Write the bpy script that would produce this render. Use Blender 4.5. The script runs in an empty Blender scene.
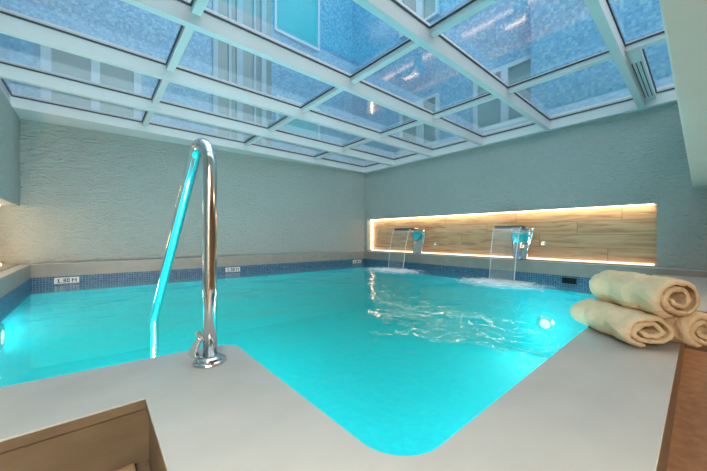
import bpy, bmesh, math, random
from mathutils import Vector, Matrix
random.seed(4)
scene = bpy.context.scene
C = scene.collection
PI = math.pi

# ------------------------------------------------------------------ materials
def new_mat(name):
    m = bpy.data.materials.new(name); m.use_nodes = True
    nt = m.node_tree
    for n in list(nt.nodes): nt.nodes.remove(n)
    out = nt.nodes.new('ShaderNodeOutputMaterial')
    return m, nt, out

def N(nt, typ, **kw):
    n = nt.nodes.new(typ)
    for k, v in kw.items():
        if k in n.inputs: n.inputs[k].default_value = v
        else: setattr(n, k, v)
    return n

def L(nt, a, b): nt.links.new(a, b)

def rgba(c): return (c[0], c[1], c[2], 1)

def mixcol(nt, fac, a, b):
    m = nt.nodes.new('ShaderNodeMix'); m.data_type = 'RGBA'
    if hasattr(fac, 'links') or hasattr(fac, 'is_linked'): L(nt, fac, m.inputs[0])
    else: m.inputs[0].default_value = fac
    for s, v in ((m.inputs[6], a), (m.inputs[7], b)):
        if isinstance(v, tuple): s.default_value = rgba(v)
        else: L(nt, v, s)
    return m.outputs[2]

def coords(nt, scale=(1, 1, 1)):
    g = nt.nodes.new('ShaderNodeNewGeometry')
    mp = nt.nodes.new('ShaderNodeMapping'); mp.inputs['Scale'].default_value = scale
    L(nt, g.outputs['Position'], mp.inputs['Vector'])
    return mp.outputs['Vector']

def noisy(name, c1, c2, scale=3.0, rough=0.5, bump=0.0, bscale=60.0, stretch=(1, 1, 1), metallic=0.0, dist=0.01, spec=0.5, bstretch=None, detail=4):
    m, nt, out = new_mat(name)
    p = N(nt, 'ShaderNodeBsdfPrincipled')
    p.inputs['Roughness'].default_value = rough; p.inputs['Metallic'].default_value = metallic
    p.inputs['Specular IOR Level'].default_value = spec
    n = N(nt, 'ShaderNodeTexNoise'); n.inputs['Scale'].default_value = scale; n.inputs['Detail'].default_value = detail
    L(nt, coords(nt, stretch), n.inputs['Vector'])
    r = N(nt, 'ShaderNodeMapRange'); r.inputs[1].default_value = .3; r.inputs[2].default_value = .7
    L(nt, n.outputs['Fac'], r.inputs[0])
    L(nt, mixcol(nt, r.outputs[0], c1, c2), p.inputs['Base Color'])
    if bump:
        b = N(nt, 'ShaderNodeTexNoise'); b.inputs['Scale'].default_value = bscale; b.inputs['Detail'].default_value = 3
        L(nt, coords(nt, bstretch or stretch), b.inputs['Vector'])
        bp = N(nt, 'ShaderNodeBump'); bp.inputs['Strength'].default_value = bump; bp.inputs['Distance'].default_value = dist
        L(nt, b.outputs['Fac'], bp.inputs['Height']); L(nt, bp.outputs['Normal'], p.inputs['Normal'])
    L(nt, p.outputs[0], out.inputs[0])
    return m

def mosaic(name, tile, cols, grout, groutw=0.1, rough=0.25):
    """square glass tiles, each one of the given colours at random"""
    m, nt, out = new_mat(name)
    p = N(nt, 'ShaderNodeBsdfPrincipled'); p.inputs['Roughness'].default_value = rough
    g = nt.nodes.new('ShaderNodeNewGeometry')
    sc = N(nt, 'ShaderNodeVectorMath', operation='SCALE'); sc.inputs['Scale'].default_value = 1 / tile
    L(nt, g.outputs['Position'], sc.inputs[0])
    off = N(nt, 'ShaderNodeVectorMath', operation='ADD'); off.inputs[1].default_value = (.37, .41, .29)
    L(nt, sc.outputs[0], off.inputs[0])
    fl = N(nt, 'ShaderNodeVectorMath', operation='FLOOR'); L(nt, off.outputs[0], fl.inputs[0])
    w = N(nt, 'ShaderNodeTexWhiteNoise'); L(nt, fl.outputs[0], w.inputs[0])
    ramp = N(nt, 'ShaderNodeValToRGB'); ramp.color_ramp.interpolation = 'CONSTANT'
    e = ramp.color_ramp.elements
    while len(e) < len(cols): e.new(0.5)
    pos = 0
    for i, (c, share) in enumerate(cols):
        e[i].position = pos; e[i].color = rgba(c); pos += share
    L(nt, w.outputs['Value'], ramp.inputs[0])
    fr = N(nt, 'ShaderNodeVectorMath', operation='FRACTION'); L(nt, off.outputs[0], fr.inputs[0])
    sep = N(nt, 'ShaderNodeSeparateXYZ'); L(nt, fr.outputs[0], sep.inputs[0])
    # grout only on the two axes that lie in the face: an axis counts where the normal is not along it
    nsep = N(nt, 'ShaderNodeSeparateXYZ'); L(nt, g.outputs['Normal'], nsep.inputs[0])
    tot = None
    for i in range(3):
        lt = N(nt, 'ShaderNodeMath', operation='LESS_THAN'); lt.inputs[1].default_value = groutw
        L(nt, sep.outputs[i], lt.inputs[0])
        ab = N(nt, 'ShaderNodeMath', operation='ABSOLUTE'); L(nt, nsep.outputs[i], ab.inputs[0])
        l2 = N(nt, 'ShaderNodeMath', operation='LESS_THAN'); l2.inputs[1].default_value = .7
        L(nt, ab.outputs[0], l2.inputs[0])
        mu = N(nt, 'ShaderNodeMath', operation='MULTIPLY'); L(nt, lt.outputs[0], mu.inputs[0]); L(nt, l2.outputs[0], mu.inputs[1])
        if tot is None: tot = mu.outputs[0]
        else:
            mx = N(nt, 'ShaderNodeMath', operation='MAXIMUM'); L(nt, tot, mx.inputs[0]); L(nt, mu.outputs[0], mx.inputs[1]); tot = mx.outputs[0]
    L(nt, mixcol(nt, tot, ramp.outputs[0], grout), p.inputs['Base Color'])
    L(nt, p.outputs[0], out.inputs[0])
    return m

def clear_sheet(name, tint, f0, boost=1.0, bump=None, rough=0.0, base=0.0, volume=None):
    """thin transparent layer: transmits with a tint, mirrors by the viewing angle (Schlick)"""
    m, nt, out = new_mat(name)
    geo = nt.nodes.new('ShaderNodeNewGeometry')
    nrm = geo.outputs['Normal']
    if bump:
        strength, dist, s1, s2 = bump
        a = N(nt, 'ShaderNodeTexNoise'); a.inputs['Scale'].default_value = s1; a.inputs['Detail'].default_value = 2.5
        a.inputs['Distortion'].default_value = .6
        b = N(nt, 'ShaderNodeTexNoise'); b.inputs['Scale'].default_value = s2; b.inputs['Detail'].default_value = 1
        L(nt, coords(nt, (1, 1, 1)), a.inputs['Vector']); L(nt, coords(nt, (1, 1, 1)), b.inputs['Vector'])
        ad = N(nt, 'ShaderNodeMath', operation='MULTIPLY_ADD'); ad.inputs[1].default_value = 3.0
        L(nt, b.outputs['Fac'], ad.inputs[0]); L(nt, a.outputs['Fac'], ad.inputs[2])
        bp = N(nt, 'ShaderNodeBump'); bp.inputs['Strength'].default_value = strength; bp.inputs['Distance'].default_value = dist
        L(nt, ad.outputs[0], bp.inputs['Height']); nrm = bp.outputs['Normal']
    dot = N(nt, 'ShaderNodeVectorMath', operation='DOT_PRODUCT')
    L(nt, nrm, dot.inputs[0]); L(nt, geo.outputs['Incoming'], dot.inputs[1])
    ab = N(nt, 'ShaderNodeMath', operation='ABSOLUTE'); L(nt, dot.outputs['Value'], ab.inputs[0])
    om = N(nt, 'ShaderNodeMath', operation='SUBTRACT'); om.inputs[0].default_value = 1.0; L(nt, ab.outputs[0], om.inputs[1]); om.use_clamp = True
    pw = N(nt, 'ShaderNodeMath', operation='POWER'); pw.inputs[1].default_value = 5; L(nt, om.outputs[0], pw.inputs[0])
    ma = N(nt, 'ShaderNodeMath', operation='MULTIPLY_ADD'); ma.inputs[1].default_value = (1 - f0) * boost; ma.inputs[2].default_value = f0 * boost + base
    ma.use_clamp = True
    L(nt, pw.outputs[0], ma.inputs[0])
    t = N(nt, 'ShaderNodeBsdfTransparent'); t.inputs['Color'].default_value = rgba(tint)
    gl = N(nt, 'ShaderNodeBsdfGlossy'); gl.inputs['Roughness'].default_value = rough; gl.inputs['Color'].default_value = (1, 1, 1, 1)
    if bump: L(nt, nrm, gl.inputs['Normal'])
    mx = N(nt, 'ShaderNodeMixShader'); L(nt, ma.outputs[0], mx.inputs[0]); L(nt, t.outputs[0], mx.inputs[1]); L(nt, gl.outputs[0], mx.inputs[2])
    if volume:
        ns = N(nt, 'ShaderNodeSeparateXYZ'); L(nt, geo.outputs['True Normal'], ns.inputs[0])
        az = N(nt, 'ShaderNodeMath', operation='ABSOLUTE'); L(nt, ns.outputs['Z'], az.inputs[0])
        pz = N(nt, 'ShaderNodeSeparateXYZ'); L(nt, geo.outputs['Position'], pz.inputs[0])
        up = N(nt, 'ShaderNodeMath', operation='GREATER_THAN'); up.inputs[1].default_value = -.3; L(nt, pz.outputs['Z'], up.inputs[0])
        g2 = N(nt, 'ShaderNodeMath', operation='GREATER_THAN'); g2.inputs[1].default_value = .5; L(nt, az.outputs[0], g2.inputs[0])
        m1 = N(nt, 'ShaderNodeMath', operation='MULTIPLY'); L(nt, up.outputs[0], m1.inputs[0]); L(nt, g2.outputs[0], m1.inputs[1])
        m2 = N(nt, 'ShaderNodeMath', operation='MULTIPLY'); L(nt, m1.outputs[0], m2.inputs[0]); L(nt, ma.outputs[0], m2.inputs[1])
        L(nt, m2.outputs[0], mx.inputs[0])
        v1 = N(nt, 'ShaderNodeVolumeScatter'); v1.inputs['Color'].default_value = rgba(volume[0]); v1.inputs['Density'].default_value = volume[1]
        v2 = N(nt, 'ShaderNodeVolumeAbsorption'); v2.inputs['Color'].default_value = rgba(volume[2]); v2.inputs['Density'].default_value = volume[3]
        va = N(nt, 'ShaderNodeAddShader'); L(nt, v1.outputs[0], va.inputs[0]); L(nt, v2.outputs[0], va.inputs[1]); L(nt, va.outputs[0], out.inputs['Volume'])
    L(nt, mx.outputs[0], out.inputs[0])
    return m

def emit(name, col, s):
    m, nt, out = new_mat(name)
    e = N(nt, 'ShaderNodeEmission'); e.inputs[0].default_value = rgba(col); e.inputs[1].default_value = s
    L(nt, e.outputs[0], out.inputs[0]); return m

def steel(name, col=(.62, .62, .61), rough=.12):
    m, nt, out = new_mat(name)
    p = N(nt, 'ShaderNodeBsdfPrincipled'); p.inputs['Metallic'].default_value = 1; p.inputs['Base Color'].default_value = rgba(col)
    n = N(nt, 'ShaderNodeTexNoise'); n.inputs['Scale'].default_value = 30
    L(nt, coords(nt, (1, 1, .1)), n.inputs['Vector'])
    r = N(nt, 'ShaderNodeMapRange'); r.inputs[3].default_value = rough * .8; r.inputs[4].default_value = rough * 1.3
    L(nt, n.outputs['Fac'], r.inputs[0]); L(nt, r.outputs[0], p.inputs['Roughness'])
    L(nt, p.outputs[0], out.inputs[0]); return m

def wood(name):
    """long pale oak boards running along Y"""
    m, nt, out = new_mat(name)
    p = N(nt, 'ShaderNodeBsdfPrincipled'); p.inputs['Roughness'].default_value = .45
    g = nt.nodes.new('ShaderNodeNewGeometry')
    sep = N(nt, 'ShaderNodeSeparateXYZ'); L(nt, g.outputs['Position'], sep.inputs[0])
    cz = N(nt, 'ShaderNodeMath', operation='MULTIPLY_ADD'); cz.inputs[1].default_value = 1 / .21; cz.inputs[2].default_value = .55
    L(nt, sep.outputs['Z'], cz.inputs[0])
    row = N(nt, 'ShaderNodeMath', operation='FLOOR'); L(nt, cz.outputs[0], row.inputs[0])
    frz = N(nt, 'ShaderNodeMath', operation='FRACT'); L(nt, cz.outputs[0], frz.inputs[0])
    sh = N(nt, 'ShaderNodeMath', operation='MULTIPLY_ADD'); sh.inputs[1].default_value = .37; L(nt, row.outputs[0], sh.inputs[0])
    yy = N(nt, 'ShaderNodeMath', operation='MULTIPLY'); yy.inputs[1].default_value = 1 / 1.45; L(nt, sep.outputs['Y'], yy.inputs[0])
    L(nt, yy.outputs[0], sh.inputs[2])
    col = N(nt, 'ShaderNodeMath', operation='FLOOR'); L(nt, sh.outputs[0], col.inputs[0])
    fry = N(nt, 'ShaderNodeMath', operation='FRACT'); L(nt, sh.outputs[0], fry.inputs[0])
    cb = N(nt, 'ShaderNodeCombineXYZ'); L(nt, row.outputs[0], cb.inputs[0]); L(nt, col.outputs[0], cb.inputs[1])
    w = N(nt, 'ShaderNodeTexWhiteNoise'); L(nt, cb.outputs[0], w.inputs[0])
    off = N(nt, 'ShaderNodeVectorMath', operation='SCALE'); off.inputs['Scale'].default_value = 7
    L(nt, w.outputs['Color'], off.inputs[0])
    mp = N(nt, 'ShaderNodeMapping'); mp.inputs['Scale'].default_value = (1.2, 1.2, 13)
    L(nt, g.outputs['Position'], mp.inputs['Vector'])
    ad = N(nt, 'ShaderNodeVectorMath', operation='ADD'); L(nt, mp.outputs[0], ad.inputs[0]); L(nt, off.outputs[0], ad.inputs[1])
    gr = N(nt, 'ShaderNodeTexNoise'); gr.inputs['Scale'].default_value = 1.6; gr.inputs['Detail'].default_value = 6; gr.inputs['Distortion'].default_value = .9
    L(nt, ad.outputs[0], gr.inputs['Vector'])
    ra = N(nt, 'ShaderNodeValToRGB'); e = ra.color_ramp.elements
    e[0].position = .3; e[0].color = (.28, .165, .08, 1); e[1].position = .72; e[1].color = (.62, .46, .29, 1)
    x = e.new(.48); x.color = (.50, .35, .205, 1)
    L(nt, gr.outputs['Fac'], ra.inputs[0])
    tone = N(nt, 'ShaderNodeMapRange'); tone.inputs[3].default_value = .0; tone.inputs[4].default_value = .35
    L(nt, w.outputs['Value'], tone.inputs[0])
    c1 = mixcol(nt, tone.outputs[0], ra.outputs[0], (.50, .34, .20))
    a1 = N(nt, 'ShaderNodeMath', operation='LESS_THAN'); a1.inputs[1].default_value = .02; L(nt, frz.outputs[0], a1.inputs[0])
    a2 = N(nt, 'ShaderNodeMath', operation='LESS_THAN'); a2.inputs[1].default_value = .004; L(nt, fry.outputs[0], a2.inputs[0])
    mx = N(nt, 'ShaderNodeMath', operation='MAXIMUM'); L(nt, a1.outputs[0], mx.inputs[0]); L(nt, a2.outputs[0], mx.inputs[1])
    L(nt, mixcol(nt, mx.outputs[0], c1, (.2, .11, .05)), p.inputs['Base Color'])
    L(nt, p.outputs[0], out.inputs[0]); return m

M = {}
def stucco(name):
    m, nt, out = new_mat(name)
    p = N(nt, 'ShaderNodeBsdfPrincipled'); p.inputs['Roughness'].default_value = .7
    n = N(nt, 'ShaderNodeTexNoise'); n.inputs['Scale'].default_value = 13; n.inputs['Detail'].default_value = 3; n.inputs['Distortion'].default_value = .5
    L(nt, coords(nt, (1, 1, 2.8)), n.inputs['Vector'])
    n2 = N(nt, 'ShaderNodeTexNoise'); n2.inputs['Scale'].default_value = 30; n2.inputs['Detail'].default_value = 2
    L(nt, coords(nt, (1, 1, 2.0)), n2.inputs['Vector'])
    ad = N(nt, 'ShaderNodeMath', operation='MULTIPLY_ADD'); ad.inputs[1].default_value = .35
    L(nt, n2.outputs['Fac'], ad.inputs[0]); L(nt, n.outputs['Fac'], ad.inputs[2])
    b = N(nt, 'ShaderNodeBump'); b.inputs['Strength'].default_value = 1.0; b.inputs['Distance'].default_value = .06
    L(nt, ad.outputs[0], b.inputs['Height']); L(nt, b.outputs[0], p.inputs['Normal'])
    big = N(nt, 'ShaderNodeTexNoise'); big.inputs['Scale'].default_value = 1.5
    L(nt, coords(nt), big.inputs['Vector'])
    L(nt, mixcol(nt, big.outputs['Fac'], (.385, .435, .425), (.435, .49, .475)), p.inputs['Base Color'])
    L(nt, p.outputs[0], out.inputs[0]); return m
M['stucco'] = stucco('wavy grey stucco')
M['marble'] = noisy('pale grey marble', (.41, .42, .405), (.46, .47, .45), 4, .4, stretch=(1, 1.6, 1), spec=.4)
M['coping'] = noisy('beige grey coping stone', (.25, .25, .23), (.30, .295, .27), 6, .4)
M['tan'] = noisy('tan marble', (.135, .10, .065), (.19, .145, .095), 7, .4, stretch=(1, 1, 2))
M['brown_floor'] = noisy('brown speckled stone', (.22, .115, .06), (.36, .20, .115), 22, .45, detail=8)
M['beam'] = noisy('white painted aluminium', (.60, .62, .64), (.64, .66, .68), 2, .35)
M['gasket'] = noisy('black rubber gasket', (.03, .045, .06), (.045, .06, .075), 20, .6)
M['paint'] = noisy('white painted plaster', (.70, .65, .59), (.74, .69, .63), 2, .7)
M['warm_wall'] = noisy('warm brown panelling', (.42, .24, .12), (.52, .31, .17), 3, .5, stretch=(1, 1, 5))
M['glass'] = clear_sheet('roof glass', (.93, .97, .985), .06, 1.9, rough=.07)
M['wglass'] = noisy('dark window glass', (.10, .20, .23), (.16, .27, .30), .8, .15, spec=.6)
M['tealglass'] = noisy('teal window blind', (.03, .36, .46), (.05, .42, .52), .8, .4)
M['wframe'] = noisy('pale blue window frame', (.34, .50, .60), (.38, .54, .64), 3, .4)
M['pipe'] = noisy('pale blue grey cladding', (.20, .36, .45), (.26, .42, .52), 3, .5)
M['facade'] = mosaic('blue facade mosaic', .041, [((.080, .30, .52), .38), ((.115, .365, .57), .30), ((.21, .45, .60), .17), ((.05, .235, .45), .15)], (.15, .37, .53), .1)
M['band'] = mosaic('waterline mosaic', .034, [((.008, .07, .15), .45), ((.012, .10, .20), .35), ((.03, .15, .27), .2)], (.12, .24, .34), .16, .5)
M['basin'] = mosaic('turquoise pool mosaic', .05, [((.0, .62, .82), .4), ((.0, .66, .85), .4), ((.0, .70, .87), .2)], (.0, .62, .82), .06, .85)
M['water'] = clear_sheet('pool water', (.97, 1.0, 1.0), .021, .45, bump=(.6, .03, 4.0, 1.2), rough=.03, volume=((.0, .77, .98), .25, (.0, .90, 1.0), .02))
M['fall'] = clear_sheet('falling water', (.98, .99, .99), .03, 1.5, bump=(.5, .01, 40, 6), rough=.15, base=.05)
M['steel'] = steel('polished steel', (.70, .69, .67), .13)
M['darksteel'] = steel('brushed dark steel', (.13, .16, .17), .28)
M['chrome'] = steel('chrome', (.78, .79, .80), .07)
M['dark'] = noisy('skimmer mouth shade', (.01, .02, .02), (.015, .025, .025), 10, .9, spec=.05)  # near-black colour stands in for shade inside the skimmer mouth
M['white_tile'] = noisy('white glazed tile', (.62, .66, .66), (.70, .74, .74), 10, .3)
M['black'] = noisy('black print', (.02, .03, .04), (.03, .04, .05), 10, .5)
M['led'] = emit('warm light strip', (1.0, .70, .45), 8)
M['led_side'] = emit('bright warm light strip', (1.0, .60, .32), 26)
M['led_low'] = emit('dimmer warm light strip', (1.0, .70, .52), 2.6)
M['lamp_lens'] = emit('pool lamp lens', (.70, 1.0, .93), .9)
M['fill_downlight'] = emit('downlight lens', (1.0, .93, .84), 12)
M['wood'] = wood('oak boards')
M['slat'] = noisy('weathered wood', (.42, .30, .16), (.20, .12, .06), 6, .5, stretch=(1, 12, 1))
M['towel'] = noisy('cream terry cloth', (.74, .59, .38), (.84, .69, .47), 9, .95, bump=.8, bscale=150, dist=.006, spec=.1)
M['seam'] = noisy('towel border weave', (.60, .48, .32), (.66, .54, .37), 60, .9, spec=.1)
M['foam'] = None
def foam_mat():
    m, nt, out = new_mat('water foam')
    d = N(nt, 'ShaderNodeBsdfDiffuse'); d.inputs[0].default_value = (.82, .9, .93, 1)
    t = N(nt, 'ShaderNodeBsdfTransparent')
    n = N(nt, 'ShaderNodeTexNoise'); n.inputs['Scale'].default_value = 9; n.inputs['Detail'].default_value = 6
    L(nt, coords(nt), n.inputs['Vector'])
    tc = nt.nodes.new('ShaderNodeTexCoord')
    ln = N(nt, 'ShaderNodeVectorMath', operation='LENGTH'); L(nt, tc.outputs['Object'], ln.inputs[0])
    r = N(nt, 'ShaderNodeMapRange'); r.inputs[1].default_value = .2; r.inputs[2].default_value = 1.0; r.inputs[3].default_value = .42; r.inputs[4].default_value = -.32
    L(nt, ln.outputs['Value'], r.inputs[0])
    a = N(nt, 'ShaderNodeMath', operation='ADD'); L(nt, n.outputs['Fac'], a.inputs[0]); L(nt, r.outputs[0], a.inputs[1])
    k = N(nt, 'ShaderNodeMapRange'); k.inputs[1].default_value = .38; k.inputs[2].default_value = .85; k.inputs[3].default_value = 0; k.inputs[4].default_value = .85
    L(nt, a.outputs[0], k.inputs[0])
    mx = N(nt, 'ShaderNodeMixShader'); L(nt, k.outputs[0], mx.inputs[0]); L(nt, t.outputs[0], mx.inputs[1]); L(nt, d.outputs[0], mx.inputs[2])
    L(nt, mx.outputs[0], out.inputs[0]); return m
M['foam'] = foam_mat()

# ------------------------------------------------------------------ helpers
def bx(bm, x0, x1, y0, y1, z0, z1):
    vs = [bm.verts.new((x, y, z)) for z in (z0, z1) for (x, y) in ((x0, y0), (x1, y0), (x1, y1), (x0, y1))]
    for f in ((3, 2, 1, 0), (4, 5, 6, 7), (0, 1, 5, 4), (1, 2, 6, 5), (2, 3, 7, 6), (3, 0, 4, 7)):
        bm.faces.new([vs[i] for i in f])

def prism(bm, poly, z0, z1, bottom=True, top=True):
    lo = [bm.verts.new((x, y, z0)) for x, y in poly]; hi = [bm.verts.new((x, y, z1)) for x, y in poly]
    n = len(poly)
    for i in range(n): bm.faces.new((lo[i], lo[(i + 1) % n], hi[(i + 1) % n], hi[i]))
    if top: bm.faces.new(hi)
    if bottom: bm.faces.new(lo[::-1])

def cyl(bm, p0, p1, r0, r1=None, seg=20, cap=True):
    p0 = Vector(p0); p1 = Vector(p1); r1 = r0 if r1 is None else r1
    q = (p1 - p0).to_track_quat('Z', 'Y')
    a, b = [], []
    for i in range(seg):
        t = 2 * PI * i / seg; v = Vector((math.cos(t), math.sin(t), 0))
        a.append(bm.verts.new(p0 + q @ (v * r0))); b.append(bm.verts.new(p1 + q @ (v * r1)))
    for i in range(seg): bm.faces.new((a[i], a[(i + 1) % seg], b[(i + 1) % seg], b[i]))
    if cap: bm.faces.new(a[::-1]); bm.faces.new(b)

def tube(bm, pts, r, seg=18):
    rings = []
    pts = [Vector(p) for p in pts]
    for i, p in enumerate(pts):
        d = (pts[min(i + 1, len(pts) - 1)] - pts[max(i - 1, 0)]).normalized()
        s = Vector((1, 0, 0)); s = (s - d * s.dot(d)).normalized(); t = d.cross(s)
        rings.append([bm.verts.new(p + s * (r * math.cos(2 * PI * k / seg)) + t * (r * math.sin(2 * PI * k / seg))) for k in range(seg)])
    for a, b in zip(rings, rings[1:]):
        for k in range(seg): bm.faces.new((a[k], a[(k + 1) % seg], b[(k + 1) % seg], b[k]))
    bm.faces.new(rings[0][::-1]); bm.faces.new(rings[-1])

def lathe(bm, prof, cx=0, cy=0, seg=36):
    rings = []
    for r, z in prof:
        rings.append([bm.verts.new((cx + r * math.cos(2 * PI * k / seg), cy + r * math.sin(2 * PI * k / seg), z)) for k in range(seg)])
    for a, b in zip(rings, rings[1:]):
        for k in range(seg): bm.faces.new((a[k], a[(k + 1) % seg], b[(k + 1) % seg], b[k]))
    bm.faces.new(rings[0][::-1]); bm.faces.new(rings[-1])

def obj(name, bm, mat, parent=None, smooth=False, bevel=0, loc=None, recalc=True):
    me = bpy.data.meshes.new(name)
    if recalc: bmesh.ops.recalc_face_normals(bm, faces=bm.faces)
    bm.to_mesh(me); bm.free()
    me.materials.append(mat)
    if smooth:
        for p in me.polygons: p.use_smooth = True
    o = bpy.data.objects.new(name, me); C.objects.link(o)
    if parent: o.parent = parent
    if loc: o.location = loc
    if bevel:
        md = o.modifiers.new('bevel', 'BEVEL'); md.width = bevel; md.segments = 2; md.limit_method = 'ANGLE'
    return o

def tag(o, label=None, cat=None, group=None, kind=None):
    if label: o['label'] = label
    if cat: o['category'] = cat
    if group: o['group'] = group
    if kind: o['kind'] = kind
    return o

def empty(name, loc=(0, 0, 0), rz=0):
    o = bpy.data.objects.new(name, None); C.objects.link(o); o.location = loc; o.rotation_euler = (0, 0, rz)
    o.empty_display_size = .1
    return o

def box_obj(name, mat, b, parent=None, bevel=0):
    bm = bmesh.new(); bx(bm, *b); return obj(name, bm, mat, parent, bevel=bevel)

def arc(cx, cy, r, a0, a1, n=10):
    return [(cx + r * math.cos(math.radians(a0 + (a1 - a0) * i / n)), cy + r * math.sin(math.radians(a0 + (a1 - a0) * i / n))) for i in range(n + 1)]

# ------------------------------------------------------------------ room shell
XL, XR = -.83, 5.62           # left and right wall planes
def yb(x): return 6.04 + (5.62 - x) * .0744   # slightly skewed far wall
ZT = 2.21                     # wall top
ZC = .07                      # coping top along the walls
ZW = -.245                     # water level
ZF = -1.45                    # pool floor
NB, NT = .09, .93             # niche bottom / top

def struct(o): o['kind'] = 'structure'; return o

# far wall (runs on into the two side niches)
bm = bmesh.new(); prism(bm, [(XL - .6, yb(XL - .6)), (XR + .5, yb(XR + .5)), (XR + .5, yb(XR) + .25), (XL - .6, yb(XL - .6) + .25)], -.1, ZT)
struct(obj('wall_back', bm, M['stucco']))
# right wall: pieces around the niche
bm = bmesh.new()
bx(bm, XR, XR + .35, -3.2, yb(XR) , NT, ZT)
bx(bm, XR, XR + .35, -3.2, .386, -.6, NT)
bx(bm, XR + .22, XR + .35, .386, 5.95, -.1, NT)
bx(bm, XR, XR + .35, 5.95, yb(XR), -.1, NT)
struct(obj('wall_right', bm, M['stucco']))
struct(box_obj('trim_1', M['coping'], (XR - .001, XR + .22, .386, 5.95, -.1, NB)))      # stone floor of the right niche
# left wall with its niche
bm = bmesh.new()
bx(bm, XL - .35, XL, -3.2, yb(XL), NT, ZT)
bx(bm, XL - .35, XL, -3.2, 3.6, -.6, NT)
bx(bm, XL - .35, XL - .22, 3.6, yb(XL), -.1, NT)
struct(obj('wall_left', bm, M['stucco']))
struct(box_obj('trim_2', M['coping'], (XL - .22, XL + .001, 3.6, yb(XL) - .005, -.1, NB)))

# oak boards lining the right niche
pan = empty('wood_panel', (XR + .2, 3.1, NB)); tag(pan, 'pale oak board panel lining the long lit niche', 'wall panel')
bm = bmesh.new(); bx(bm, 0, .018, .39 - 3.1, 5.945 - 3.1, 0.0, NT - NB)
obj('board_panel', bm, M['wood'], pan)

def led(name, b, label):
    o = box_obj(name, M['led_side' if 'left' in label else 'led_low' if 'bottom' in label else 'led'], b); tag(o, label, 'light strip'); return o
led('light_strip', (XR + .10, XR + .18, .42, 5.92, NT - .012, NT - .002), 'warm light strip along the top edge of the oak niche')
led('light_strip', (XR + .15, XR + .18, .42, 5.92, NB + .002, NB + .022), 'warm light strip along the bottom edge of the oak niche')
led('light_strip', (XR + .15, XR + .18, 5.925, 5.937, NB + .03, NT - .03), 'short upright warm light strip at the corner end of the oak niche')
led('light_strip', (XL - .19, XL - .17, 3.7, 6.4, NT - .014, NT - .002), 'warm light strip glowing in the niche of the left wall')

led('light_strip', (XL - .19, XL - .16, 3.7, 6.4, NB + .002, NB + .014), 'added warm light strip along the bottom of the niche in the left wall')  # added strip that brightens the lower corner of the wall
# coping along the walls
def cop_y(x): return yb(x) - .12
XI, XO = XL + .12, XR - .12
CB = -.13                      # underside of the coping kerb
bm = bmesh.new(); prism(bm, [(XL, yb(XL)), (XL, cop_y(XI)), (XI, cop_y(XI)), (XO, cop_y(XO)), (XR, cop_y(XO)), (XR, yb(XR))][::-1], CB, ZC)
struct(obj('trim_3', bm, M['coping'], bevel=.006))
struct(box_obj('trim_4', M['coping'], (XO, XR, -2.2, cop_y(XO), CB, ZC), bevel=.006))
struct(box_obj('trim_5', M['coping'], (XL, XI, 1.5, cop_y(XI), CB, ZC), bevel=.006))

caps = [(XL, yb(XL)), (XL, cop_y(XI)), (XI, cop_y(XI)), (XO, cop_y(XO)), (XR, cop_y(XO)), (XR, yb(XR))][::-1]
bm = bmesh.new(); prism(bm, caps, ZC, ZC + .008); struct(obj('trim_7', bm, M['marble']))
struct(box_obj('trim_8', M['marble'], (XO, XR, -2.2, cop_y(XO), ZC, ZC + .008)))
struct(box_obj('trim_9', M['marble'], (XL, XI, 1.5, cop_y(XI), ZC, ZC + .008)))
# marble deck with the step recess
cx1 = .49
rc = .085
def edge_y(x): return 1.44 + (.49 - x) * .098
outer = [(XL, edge_y(XL)), (.30, edge_y(.30))]
outer += [(cx1 - rc + rc * math.cos(math.radians(a)), edge_y(cx1) - .003 - rc + rc * math.sin(math.radians(a))) for a in range(80, -1, -10)]
outer += arc(cx1 + .13, .407 + .13, .13, 180, 270, 10)
outer += [(XO, .407), (XO, .063), (.117, .063), (.117, 1.118), (XL, 1.118)]
bm = bmesh.new(); prism(bm, outer[::-1], -.006, 0)
struct(obj('floor_marble_deck', bm, M['marble'], bevel=.002))
bm = bmesh.new(); prism(bm, outer[::-1], -.032, -.006)
struct(obj('trim_6', bm, M['tan']))
# the deck widens to a landing farther along
bm = bmesh.new(); bx(bm, 3.05, XO, -2.2, .0635, -.006, 0)
struct(obj('floor_landing', bm, M['marble']))
struct(box_obj('wall_landing_base', M['tan'], (3.06, XO, -2.2, .075, -.5, -.006)))
# body of the deck below the slab, faced in tan marble towards the lower floor and the recess
inner = [(XL, edge_y(XL) - .02), (.30, edge_y(.30) - .02), (.40, 1.40), (.465, 1.33), (.47, .50), (.60, .39), (XO, .39), (XO, .075), (.129, .075), (.129, 1.130), (XL, 1.130)]
bm = bmesh.new(); prism(bm, inner[::-1], -.45, -.03)
struct(obj('wall_deck_base', bm, M['tan']))
bm = bmesh.new(); bx(bm, XL, .129, .20, 1.13, -.45, -.20)
struct(obj('floor_step', bm, M['tan'], bevel=.004))
# slatted wooden mat on the step
mat_ = empty('duckboard', (-.29, .676, -.20)); tag(mat_, 'weathered wooden slat mat lying on the sunken step', 'mat')
for i in range(11):
    bm = bmesh.new(); bx(bm, -.42, .38, -.41 + i * .078, -.41 + i * .078 + .062, .008, .022); obj('slat', bm, M['slat'], mat_, bevel=.003)
for x in (-.36, .30):
    bm = bmesh.new(); bx(bm, x, x + .03, -.41, .43, 0, .008); obj('bearer', bm, M['slat'], mat_)

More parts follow.
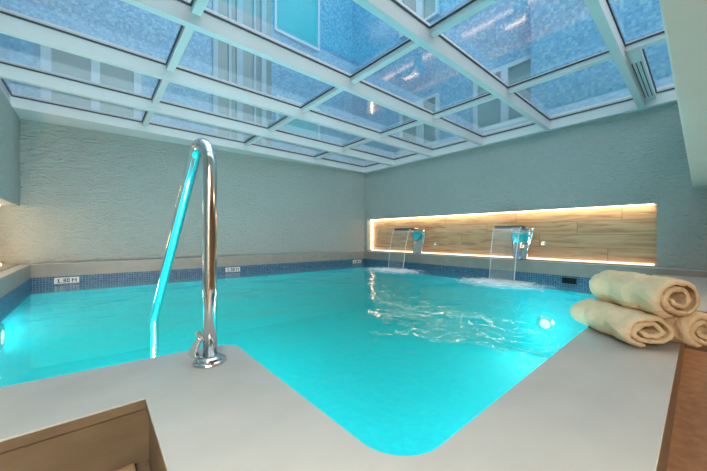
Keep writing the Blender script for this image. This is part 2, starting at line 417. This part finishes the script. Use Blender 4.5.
# lower floor where one stands, and the low room behind
struct(box_obj('floor', M['brown_floor'], (XL, XR, -3.2, .075, -.5, -.27)))
struct(box_obj('wall_front', M['warm_wall'], (XL - .35, XR + .35, -3.4, -3.2, -.5, 2.2)))
bm = bmesh.new(); bx(bm, XL, XR, -3.2, .072, 1.105, 2.19)
struct(obj('ceiling_low', bm, M['paint'], bevel=.006))
k = 0
for (x, y, lab) in ((-.5, -.5, 'lamp added out of view in the low ceiling, the one nearer the step'), (2.9, -.8, 'lamp added out of view in the low ceiling, the one nearer the towels')):  # unseen ceiling lamps, added to light the deck, recess and towels
    d = empty('fill_downlight', (x, y, 1.105)); tag(d, lab, 'fill light')
    bm = bmesh.new(); lathe(bm, [(.075, -.003), (.09, -.006), (.09, 0), (.075, 0)]); obj('trim_ring', bm, M['chrome'], d)
    bm = bmesh.new(); lathe(bm, [(.073, -.004), (.073, -.001)]); obj('lens', bm, M['fill_downlight'], d)
    ld = bpy.data.lights.new('fill_glow', 'AREA'); ld.shape = 'DISK'; ld.size = .5; ld.energy = 52 if x < 1 else 15; ld.color = (1, .86, .70) if x < 1 else (1, .72, .48)
    lo = bpy.data.objects.new('fill_glow', ld); C.objects.link(lo); lo.location = (x, y, 1.09)

# ------------------------------------------------------------------ pool basin
PX0, PX1 = XI + .003, XO - .003
def pb(x): return cop_y(x) - .003
poly = [(PX0, edge_y(PX0) + .0), (cx1 + .0, edge_y(cx1)), (cx1, .407), (PX1, .407), (PX1, pb(PX1)), (PX0, pb(PX0))]
bm = bmesh.new()
n = len(poly)
lo = [bm.verts.new((x, y, ZF)) for x, y in poly]; hi = [bm.verts.new((x, y, -.36)) for x, y in poly]
for i in range(n): bm.faces.new((lo[i], hi[i], hi[(i + 1) % n], lo[(i + 1) % n]))
bm.faces.new(lo)
basin = obj('floor_pool_basin', bm, M['basin'], recalc=False); struct(basin)
sol = basin.modifiers.new('thick', 'SOLIDIFY'); sol.thickness = .08; sol.offset = -1
bm = bmesh.new()
for i in range(n):
    (xa, ya), (xb_, yb_) = poly[i], poly[(i + 1) % n]
    zt = -.033 if i < 3 else CB + .009
    bm.faces.new([bm.verts.new(v) for v in ((xa, ya, -.36), (xa, ya, zt), (xb_, yb_, zt), (xb_, yb_, -.36))])
struct(obj('wall_waterline_tiles', bm, M['band'], recalc=False))
bm = bmesh.new()
wx = [(PX0 + .004, edge_y(PX0) + .004), (cx1 + .004, edge_y(cx1) + .004), (cx1 + .004, .411), (PX1 - .004, .411), (PX1 - .004, pb(PX1) - .004), (PX0 + .004, pb(PX0) - .004)]
prism(bm, wx, ZF + .004, ZW)
w = obj('pool_water', bm, M['water']); tag(w, 'clear turquoise water filling the indoor pool', 'water', kind='stuff')

# pool lamps under water (round lamps in walls; those below the deck are added)
def pool_lamp(loc, rot, energy, lab, size=.42, col=(.80, 1, .95)):
    e = empty('pool_lamp', loc); e.rotation_euler = rot; tag(e, lab, 'pool lamp')
    bm = bmesh.new(); lathe(bm, [(.10, 0), (.13, 0), (.13, .012), (.10, .018)]); obj('rim', bm, M['steel'], e, smooth=False)
    bm = bmesh.new(); lathe(bm, [(.098, .001), (.098, .014), (.05, .022)]); obj('lens', bm, M['lamp_lens'], e)
    ld = bpy.data.lights.new('pool_glow', 'AREA'); ld.shape = 'DISK'; ld.size = size * 1.6; ld.energy = energy; ld.color = col
    lo = bpy.data.objects.new('pool_glow', ld); C.objects.link(lo)
    m = Matrix.Translation(Vector(loc)) @ e.rotation_euler.to_matrix().to_4x4() @ Matrix.Translation((0, 0, .04)) @ Matrix.Rotation(PI, 4, 'X')
    lo.matrix_world = m
R90 = PI / 2
pool_lamp((PX0, 4.5, -.50), (0, R90, 0), 10, 'round pool lamp under water glowing in the left wall', .22)
pool_lamp((PX1, 1.64, -.92), (0, -R90, 0), 16, 'round pool lamp under water glowing beyond the rolled towels')
pool_lamp((2.6, .417, -1.0), (-R90, 0, 0), 28, 'added pool lamp out of view under water below the deck, towards the lit niche')  # from here on unseen lamps, added to light the water
pool_lamp((.22, edge_y(.22) + .012, -1.05), (-R90, 0, 0), 110, 'added pool lamp out of view under water below the deck by the handrail')
pool_lamp((4.5, .417, -1.0), (-R90, 0, 0), 8, 'added pool lamp out of view under water below the deck beneath the rolled towels')
pool_lamp((cx1 + .01, .95, -1.2), (0, R90, 0), 22, 'added pool lamp out of view under water below the deck between its two rounded corners')

# ------------------------------------------------------------------ glass roof
roof = empty('ceiling', (0, 0, 0)); struct(roof)
roof['label'] = 'white framed glass roof over the pool'
XS = [-.91, .59, 2.27, 3.93]       # bars running away from the viewer (near -X face)
YS = [-.62, .49, 1.59, 2.69, 3.80, 4.91, 5.98]
ZG = 2.36
for i, y in enumerate(YS):
    box_obj('roof_beam', M['beam'], (XL - .10, XR + .0, y, y + .07, 2.21, 2.40), roof, bevel=.004)
XE = XS + [5.54]
for x in XS[1:]:
    for y0, y1 in zip(YS, YS[1:]):
        box_obj('cross_bar', M['beam'], (x, x + .072, y0 + .07, y1, 2.30, 2.385), roof, bevel=.003)
# perimeter frames
box_obj('edge_frame', M['beam'], (XL - .08, XL - .02, -.6, 5.98, 2.21, 2.42), roof)
box_obj('edge_frame', M['beam'], (5.54, XR + .1, -.6, 5.98, 2.205, 2.42), roof)
bm = bmesh.new(); prism(bm, [(XL - .1, 6.05), (XR + .1, 6.05), (XR + .1, yb(XR) + .1), (XL - .1, yb(XL) + .1)], 2.212, 2.26); obj('edge_frame', bm, M['beam'], roof)
box_obj('track_rail', M['beam'], (4.00, 5.54, .385, .49, 2.29, 2.40), roof)
for yy in (.405, .44, .470):
    box_obj('track_slot', M['gasket'], (4.25, 5.40, yy, yy + .008, 2.286, 2.291), roof)
for i in range(4):
    x0 = XE[i] + .072; x1 = XE[i + 1]
    for j in range(len(YS) - 1):
        y0, y1 = YS[j] + .07, YS[j + 1]
        if i == 3 and j == 0: y1 = .385
        p = box_obj('glass_pane', M['glass'], (x0 - .01, x1 + .01, y0 - .01, y1 + .01, ZG + .004, ZG + .012), roof)
        bm = bmesh.new(); g = .010
        bx(bm, x0, x1, y1 - g, y1, ZG - .012, ZG + .003); bx(bm, x1 - g, x1, y0, y1 - g, ZG - .012, ZG + .003)
        bx(bm, x0, x1 - g, y0, y0 + g, ZG - .012, ZG + .003); bx(bm, x0, x0 + g, y0 + g, y1 - g, ZG - .012, ZG + .003)
        obj('gasket', bm, M['gasket'], p)
# ------------------------------------------------------------------ light well around the roof: tiled facades with windows
fac = empty('tiled_building', (2.5, 7, 2.3)); tag(fac, 'blue mosaic tiled building rising around the glass roof', 'building')
def fobj(name, mat, b, parent=None):
    ox, oy, oz = (2.5, 7, 2.3)
    bm = bmesh.new(); bx(bm, b[0] - ox, b[1] - ox, b[2] - oy, b[3] - oy, b[4] - oz, b[5] - oz)
    o = obj(name, bm, mat, fac)
    if parent: o.parent = parent
    return o
H = 8.6
fobj('facade_wall', M['facade'], (-1.3, 6.3, 7.0, 7.3, 2.26, H))
fobj('facade_wall', M['facade'], (6.0, 6.3, 1.95, 7.0, 2.43, H))
fobj('facade_wall', M['facade'], (5.70, 6.3, -.6, 1.92, 2.43, H))
fobj('facade_wall', M['facade'], (-1.3, -1.0, -.6, 7.0, 2.43, H))
fobj('ledge', M['beam'], (-1.3, 6.3, 6.36, 7.0, 2.26, 2.40))
fobj('ledge', M['beam'], (5.72, 6.0, 1.92, 7.0, 2.2, 2.41))
def window_back(x0, x1, z0, z1, mull=(), mat='wglass', fr=.07):
    f = fobj('window', M['wframe'], (x0 - fr, x0, 6.93, 7.0, z0 - fr, z1 + fr))
    bm = bmesh.new(); o = (2.5, 7, 2.3)
    def b(a0, a1, c0, c1): bx(bm, a0 - o[0], a1 - o[0], 6.93 - o[1], 7.0 - o[1], c0 - o[2], c1 - o[2])
    b(x0 - fr, x0, z0 - fr, z1 + fr); b(x1, x1 + fr, z0 - fr, z1 + fr); b(x0, x1, z0 - fr, z0); b(x0, x1, z1, z1 + fr)
    for m_ in mull: b(m_[0], m_[1], z0, z1)
    me = bpy.data.meshes.new('window'); bmesh.ops.recalc_face_normals(bm, faces=bm.faces); bm.to_mesh(me); bm.free(); me.materials.append(M['wframe'])
    f.data = me
    fobj('pane', M[mat], (x0, x1, 6.985, 6.998, z0, z1), f)
def window_right(y0, y1, z0, z1, mull=(), mat='wglass', fr=.07, X=6.0):
    f = fobj('window', M['wframe'], (X - .05, X, y0, y1, z0, z1))
    bm = bmesh.new(); o = (2.5, 7, 2.3)
    def b(a0, a1, c0, c1): bx(bm, X - .07 - o[0], X - o[0], a0 - o[1], a1 - o[1], c0 - o[2], c1 - o[2])
    b(y0 - fr, y0, z0 - fr, z1 + fr); b(y1, y1 + fr, z0 - fr, z1 + fr); b(y0, y1, z0 - fr, z0); b(y0, y1, z1, z1 + fr)
    for m_ in mull: b(m_[0], m_[1], z0, z1)
    me = bpy.data.meshes.new('window'); bmesh.ops.recalc_face_normals(bm, faces=bm.faces); bm.to_mesh(me); bm.free(); me.materials.append(M['wframe'])
    f.data = me
    fobj('pane', M[mat], (X - .015, X - .002, y0, y1, z0, z1), f)
window_back(-.54, .55, 2.50, 3.85, [(-.05, .07)], fr=.12)
window_back(3.50, 4.68, 3.08, 3.95, [], 'tealglass')
window_back(3.45, 4.68, 5.68, 7.3, [], 'tealglass', .06)
window_right(4.0, 5.01, 2.68, 3.7, [(4.36, 4.54)])
window_right(4.0, 5.01, 5.65, 7.0, [(4.36, 4.54)])
window_right(2.0, 3.01, 2.68, 3.68, [(2.40, 2.53)], fr=.08)
window_right(2.0, 3.01, 5.6, 7.0, [(2.40, 2.53)], fr=.08)
# tall stair strip: dark glass with pale vertical ribs
st = fobj('stair_strip', M['wglass'], (1.95, 3.33, 6.985, 7.0, 2.45, H))
for x, wd in ((1.95, .10), (2.28, .06), (2.46, .14), (2.86, .05), (3.05, .12)):
    fobj('rib', M['pipe'], (x, x + wd, 6.93, 6.985, 2.45, H), st)

# ------------------------------------------------------------------ handrail
rail = empty('pool_handrail', (.345, 1.270, 0)); tag(rail, 'polished steel pool handrail arching from the deck into the water', 'handrail')
R = .115; zc = .768
pts = [(0, 0, .004), (0, 0, .3), (0, 0, .6), (0, 0, zc)]
turn = 136.5
for i in range(1, 17):
    a = math.radians(180 - turn * i / 16)
    pts.append((-.012 * i / 16, R + R * math.cos(a), zc + R * math.sin(a)))
last = Vector(pts[-1])
bend = Vector((-.022, 1.302, -.09))
dirn = (bend - last).normalized()
for i in range(1, 7): pts.append(tuple(last.lerp(bend - dirn * .05, i / 6)))
e0 = bend - dirn * .05; e1 = bend + Vector((0, .005, -.06))
for t in (.33, .66): 
    pts.append(tuple(e0.lerp(bend, t).lerp(bend.lerp(e1, t), t)))
pts.append(tuple(e1)); pts.append((bend.x, bend.y + .01, -.28)); pts.append((bend.x, bend.y + .02, -.95))
bm = bmesh.new(); tube(bm, pts, .0262, 28)
obj('rail_tube', bm, M['steel'], rail, smooth=True)
bm = bmesh.new(); lathe(bm, [(.062, 0), (.063, .004), (.060, .010), (.052, .013), (.047, .013), (.045, .020), (.036, .026), (.028, .028)])
obj('flange', bm, M['steel'], rail, smooth=False)
sd_ = Vector((-.757, .653, 0)); dp = Vector((.653, .757, 0))
def hk(u, z, d=0): return sd_ * u + dp * d + Vector((0, 0, z))
bm = bmesh.new()
cyl(bm, hk(.018, .078), hk(.046, .112), .008, .008, 14)
cyl(bm, hk(.042, .107), hk(.050, .117), .012, .012, 14)
obj('toggle', bm, M['chrome'], rail)
bm = bmesh.new()
pr_ = [(.044, .102), (.030, .092), (.052, .040), (.046, .020), (.066, .016), (.082, .036), (.066, .070)]
va = [bm.verts.new(hk(u, z, -.012)) for u, z in pr_]; vb = [bm.verts.new(hk(u, z, .012)) for u, z in pr_]
bm.faces.new(va); bm.faces.new(vb[::-1])
for i in range(len(pr_)): bm.faces.new((va[i], vb[i], vb[(i + 1) % len(pr_)], va[(i + 1) % len(pr_)]))
obj('anchor_hook', bm, M['chrome'], rail, bevel=.003)

# ------------------------------------------------------------------ waterfall spouts
def spout(y, wtop, lab, zoff=0):
    e = empty('waterfall_spout', (5.60, y, NB - .002)); tag(e, lab, 'pool fountain', 'chrome waterfall spouts on the pool edge')
    # curved plate: profile in XZ (x towards the pool is negative), width varies along it
    prof = []
    for i in range(25):
        t = i / 24
        if t < .55:                      # neck rises, bulging back then forward
            s = t / .55
            x = .0 + .05 * math.sin(s * PI * .9); z = .0 + .47 * s
        else:
            s = (t - .55) / .45
            a = s * PI * .5
            x = .0 + .05 * math.sin(PI * .9) - (.14 * math.sin(a) * .0) - .5 * (s ** 1.6) - .0
            z = .47 + .095 * math.sin(min(1, s * 1.5) * PI / 2)
            if s > .67: z -= .012 * (s - .67) / .33
        wid = .21 + (wtop - .21) * (t ** 1.0)
        prof.append((x, z, wid))
    bm = bmesh.new(); th = .016
    rows = []
    for i, (x, z, wd) in enumerate(prof):
        a = prof[max(i - 1, 0)]; b = prof[min(i + 1, len(prof) - 1)]
        d = Vector((b[0] - a[0], b[1] - a[1])).normalized(); nx, nz = -d.y, d.x     # towards the pool side when rising
        row = []
        for k in range(9):
            v = k / 8 - .5
            dish = .03 * (1 - (2 * v) ** 2) * (1 - i / 24)        # the neck is dished across
            row.append((bm.verts.new((x + nx * (th / 2 - dish), v * wd, z + nz * (th / 2 - dish))), bm.verts.new((x - nx * (th / 2 + dish), v * wd, z - nz * (th / 2 + dish)))))
        rows.append(row)
    for a, b in zip(rows, rows[1:]):
        for k in range(8):
            bm.faces.new((a[k][0], a[k + 1][0], b[k + 1][0], b[k][0])); bm.faces.new((a[k][1], b[k][1], b[k + 1][1], a[k + 1][1]))
        bm.faces.new((a[0][0], b[0][0], b[0][1], a[0][1])); bm.faces.new((a[8][0], a[8][1], b[8][1], b[8][0]))
    for r in (rows[0], rows[-1]):
        for k in range(8): bm.faces.new((r[k][0], r[k][1], r[k + 1][1], r[k + 1][0]))
    obj('spout_neck', bm, M['chrome'], e, smooth=True)
    bm = bmesh.new(); lx = prof[-1][0]; lz = prof[-1][1]
    bx(bm, lx - .012, lx + .10, -wtop / 2 - .006, wtop / 2 + .006, lz - .035, lz + .02)
    obj('lip', bm, M['darksteel'], e, bevel=.006)
    bm = bmesh.new(); lathe(bm, [(.105, 0), (.105, .012), (.09, .018)]); obj('base_plate', bm, M['steel'], e)
    bm = bmesh.new(); tube(bm, [(.045, -.07, .015), (.06, -.115, .20), (.05, -.16, .36), (.02, -.20, .50), (-.01, -.205, .53)], .019, 12); obj('rear_strut', bm, M['chrome'], e, smooth=True)
    return e, lx, lz
def sheet(y, wd, x0, z0, x1, lab, lab2):
    bm = bmesh.new(); rows = []
    for i in range(25):
        t = i / 24
        x = x0 + (x1 - x0) * t; z = z0 + (ZW - z0) * t ** 1.9
        row = []
        for k in range(17):
            v = k / 16 - .5
            row.append(bm.verts.new((x + .006 * math.sin(k * 2.1 + i * .4) * t, y + v * wd * (1 - .10 * t), z)))
        rows.append(row)
    for a, b in zip(rows, rows[1:]):
        for k in range(16): bm.faces.new((a[k], a[k + 1], b[k + 1], b[k]))
    f = obj('falling_water', bm, M['fall'], smooth=True, recalc=False)
    so = f.modifiers.new('thick', 'SOLIDIFY'); so.thickness = .006
    tag(f, lab, 'water', kind='stuff')
    # brighter rope-like edges of the sheet, part of it
    for s in (-.5, .5):
        bm = bmesh.new()
        tube(bm, [(x0 + (x1 - x0) * i / 12, y + s * wd * (1 - .10 * i / 12), z0 + (ZW - z0) * (i / 12) ** 1.9) for i in range(13)], .006, 8)
        obj('water_edge', bm, M['edge'], f, smooth=True)
    bm = bmesh.new()
    n = 48
    ctr = bm.verts.new((0, 0, .02)); prev = None
    rings = []
    for r, z in ((.3, .016), (.6, .008), (1.0, .0)):
        rings.append([bm.verts.new((r * math.cos(2 * PI * q / n), r * math.sin(2 * PI * q / n), z + random.uniform(-.1, .1) * .06 * (1 - r))) for q in range(n)])
    for q in range(n): bm.faces.new((ctr, rings[0][q], rings[0][(q + 1) % n]))
    for a, b in zip(rings, rings[1:]):
        for q in range(n): bm.faces.new((a[q], b[q], b[(q + 1) % n], a[(q + 1) % n]))
    fo = obj('water_foam', bm, M['foam'], smooth=True, recalc=False)
    fo.location = (x1 - .08, y, ZW + .004); fo.scale = (.70, wd * 2.2, .9)
    tag(fo, lab2, 'foam', kind='stuff')
m, nt, out = new_mat('water edge')
d = N(nt, 'ShaderNodeBsdfDiffuse'); d.inputs[0].default_value = (.9, .93, .95, 1)
t = N(nt, 'ShaderNodeBsdfTransparent'); mx = N(nt, 'ShaderNodeMixShader'); mx.inputs[0].default_value = .6
L(nt, t.outputs[0], mx.inputs[1]); L(nt, d.outputs[0], mx.inputs[2]); L(nt, mx.outputs[0], out.inputs[0]); M['edge'] = m

for y, wd, lab, l2, l3 in ((2.065, .42, 'curved chrome waterfall spout pouring water, nearer the towels', 'thin sheet of water falling from the spout nearer the towels', 'white foam where the water of the nearer spout lands'),
                       (4.27, .46, 'curved chrome waterfall spout pouring water, nearer the room corner', 'thin sheet of water falling from the spout nearer the room corner', 'white foam where the water of the farther spout lands')):
    e, lx, lz = spout(y, wd, lab)
    del e['group']
    sheet(y, wd, 5.60 + lx - .02, NB + lz - .01, 4.86, l2, l3)

# push buttons on the boards
for y, z, lab in ((1.77, .36, 'small round metal button on the oak boards beside the nearer spout'), (3.92, .30, 'small round metal button on the oak boards beside the farther spout')):
    e = empty('wall_button', (XR + .2, y, z)); e.rotation_euler = (0, -R90, 0); tag(e, lab, 'button')
    bm = bmesh.new(); lathe(bm, [(.045, 0), (.045, .008), (.035, .014)], seg=24); obj('button_ring', bm, M['steel'], e)
    bm = bmesh.new(); lathe(bm, [(.026, .012), (.026, .03), (.022, .034)], seg=24); obj('button_cap', bm, M['chrome'], e)

# skimmer mouth in the waterline tiles
sk = empty('skimmer', (PX1, 1.32, -.19)); tag(sk, 'dark rectangular skimmer opening at the waterline near the towels', 'skimmer')
bm = bmesh.new(); bx(bm, -.010, 0, -.105, .105, -.055, .055); obj('mouth', bm, M['dark'], sk)
bm = bmesh.new()
for b in ((-.105, .105, .045, .055), (-.105, .105, -.055, -.045), (-.105, -.095, -.045, .045), (.095, .105, -.045, .045)): bx(bm, -.016, -.010, *b)
obj('frame', bm, M['band'], sk)

# depth markers set in the far waterline
ang = -math.atan(.0744)
GL = {'1': ['010', '110', '010', '010', '111'], '3': ['111', '001', '111', '001', '111'], '0': ['111', '101', '101', '101', '111'], 'M': ['10001', '11011', '10101', '10001', '10001'], '.': ['0', '0', '0', '0', '1']}
def marker(x, lab):
    e = empty('depth_marker', (x, pb(x) - .001, -.187), ang); tag(e, lab, 'sign')
    bm = bmesh.new(); bx(bm, -.14, .14, -.006, 0, -.045, .045); obj('marker_tile', bm, M['white_tile'], e)
    cx = -.105; s = .0105
    for ch in ('1', '.', '3', '0', ' ', 'M'):
        if ch == ' ': cx += s * 1.6; continue
        g = GL[ch]; bm = bmesh.new()
        for r, row in enumerate(g):
            for c, v in enumerate(row):
                if v == '1': bx(bm, cx + c * s, cx + (c + 1) * s, -.009, -.006, (2 - r) * s * 1.15 - s * .6, (3 - r) * s * 1.15 - s * .6)
        bmesh.ops.remove_doubles(bm, verts=bm.verts, dist=.0001)
        cx += (len(g[0]) + 1) * s
        obj({'.': 'decimal_point', 'M': 'letter'}.get(ch, 'numeral'), bm, M['black'], e)
marker(-.325, 'white depth marker tile reading 1.30 M below the coping left of the handrail')
marker(2.11, 'white depth marker tile seen just past the handrail on the far pool wall')
marker(5.25, 'white depth marker tile in the far corner under the coping')

# ------------------------------------------------------------------ rolled towels
def towel(name, loc, ang, length, rw, rh, lab, seed, turns=2.2, tilt=0):
    rnd = random.Random(seed)
    th = .030
    # spiral centre line in local XZ... roll axis along local Y
    n = 150
    sp = []
    r_out = 1.0
    ph = [rnd.uniform(0, 6.28) for _ in range(6)]
    for i in range(n + 1):
        t = i / n
        a = -t * turns * 2 * PI - 1.9
        r = (1.0 - .78 * t) * (1 - .10 * math.exp(-t * 40))
        wob = 1 + .05 * math.sin(2 * a + ph[0]) * (.4 + t) + .07 * t * math.sin(3 * a + ph[1])
        sp.append((rw * r * wob * math.cos(a), rh * r * wob * math.sin(a)))
    def station(yn):
        # closed outline of the thick spiral band at the station
        outl, inl = [], []
        for i, (x, z) in enumerate(sp):
            a = sp[max(i - 1, 0)]; b = sp[min(i + 1, n)]
            d = Vector((b[0] - a[0], b[1] - a[1])).normalized(); nn = Vector((-d.y, d.x))
            tt = th * (.62 if i not in (0, n) else .35) / 1.0
            outl.append((x + nn.x * tt / 2, z + nn.y * tt / 2)); inl.append((x - nn.x * tt / 2, z - nn.y * tt / 2))
        return outl, inl
    bm = bmesh.new(); S = 22
    rows = []
    outl, inl = station(0)
    for j in range(S + 1):
        v = j / S - .5
        y = v * length
        endk = min(1, (0.5 - abs(v)) * length / .022)
        shr = .90 + .10 * math.sin(endk * PI / 2)
        shr *= 1 + .018 * math.sin(j * .9 + ph[2]) + .012 * math.sin(j * 1.7 + ph[3])
        if j in (5,): shr *= .985
        ex = .006 * math.sin(j * .6 + ph[4])
        row = []
        for q, (x, z) in enumerate(outl + inl[::-1]):
            yy = y
            lay = (q if q <= n else 2 * n + 1 - q) / n
            if j in (0, S): yy += (1 if j else -1) * (.006 * math.sin(lay * 17 + ph[5]) - .012 * lay)
            rz = .004 * math.sin(5 * math.atan2(z, x) + y * 40 + ph[1])
            row.append(bm.verts.new((x * shr + ex + rz * x / rw * .6, yy, z * shr + rz * .6)))
        rows.append(row)
    m_ = len(rows[0])
    for a, b in zip(rows, rows[1:]):
        for q in range(m_): bm.faces.new((a[q], a[(q + 1) % m_], b[(q + 1) % m_], b[q]))
    for r in (rows[0], rows[-1]):
        for q in range(n): bm.faces.new((r[q], r[q + 1], r[m_ - 2 - q], r[m_ - 1 - q]))
    o = obj(name, bm, M['towel'], smooth=True)
    o.location = loc; o.rotation_euler = (tilt, 0, ang)
    sd = o.modifiers.new('sub', 'SUBSURF'); sd.levels = 1; sd.render_levels = 1
    tx = bpy.data.textures.new('terry_lumps', 'CLOUDS'); tx.noise_scale = .035
    dm = o.modifiers.new('lumps', 'DISPLACE'); dm.texture = tx; dm.strength = .015; dm.mid_level = .5; dm.texture_coords = 'LOCAL'
    tag(o, lab, 'towel', 'rolled cream towels stacked on the deck')
    # woven border near one end, as a raised band
    bm = bmesh.new()
    rows = []
    for yy in (.0, .018):
        rows.append([bm.verts.new((x * 1.02, yy + length * .17, z * 1.02)) for x, z in [(rw * math.cos(t_ * 2 * PI / 40) * 1.0, rh * math.sin(t_ * 2 * PI / 40)) for t_ in range(40)]])
    bm.free()
    return o
ax = Vector((.72, .694, 0)); az = -math.atan2(.72, .694)     # roll axis in plan
pp = Vector((.694, -.72, 0))
near = Vector((1.845, .132, 0)); ctr = near + ax * .195
towel('rolled_towel', tuple(ctr + Vector((0, 0, .076))), az, .39, .116, .073, 'cream rolled towel lying lowest, beside the pool water', 3)
towel('rolled_towel', tuple(ctr + pp * .200 + Vector((0, 0, .086)) - ax * .01), az, .38, .080, .080, 'cream rolled towel lying lowest, on the outer edge of the deck', 8)
towel('rolled_towel', tuple(ctr + pp * .098 + Vector((0, 0, .222)) - ax * .005), az + .04, .40, .117, .090, 'cream rolled towel resting on top of the other two', 5)

# ------------------------------------------------------------------ light and camera
wd = bpy.data.worlds.new('sky'); scene.world = wd; wd.use_nodes = True
nt = wd.node_tree
for n_ in list(nt.nodes): nt.nodes.remove(n_)
out = nt.nodes.new('ShaderNodeOutputWorld'); bg = nt.nodes.new('ShaderNodeBackground')
bg.inputs[0].default_value = (.93, .97, 1.0, 1); bg.inputs[1].default_value = 2.0   # bright overcast sky
nt.links.new(bg.outputs[0], out.inputs[0])

cam = bpy.data.cameras.new('camera'); co = bpy.data.objects.new('camera', cam); C.objects.link(co)
cam.sensor_width = 36; cam.lens = 36 * 300 / 707; cam.clip_start = .02; cam.clip_end = 200
co.location = (0, 0, .5)
co.rotation_euler = (R90, 0, -math.atan2(.6530, .7573))
scene.camera = co
scene.view_settings.view_transform = 'Standard'; scene.view_settings.look = 'None'
scene.view_settings.exposure = .45; scene.view_settings.gamma = 1
scene.view_settings.use_curve_mapping = False
cy = scene.cycles
cy.use_denoising = True; cy.max_bounces = 14; cy.diffuse_bounces = 7; cy.glossy_bounces = 5; cy.transparent_max_bounces = 24; cy.transmission_bounces = 6
cy.sample_clamp_indirect = 6; cy.caustics_reflective = False; cy.caustics_refractive = False; cy.blur_glossy = .3
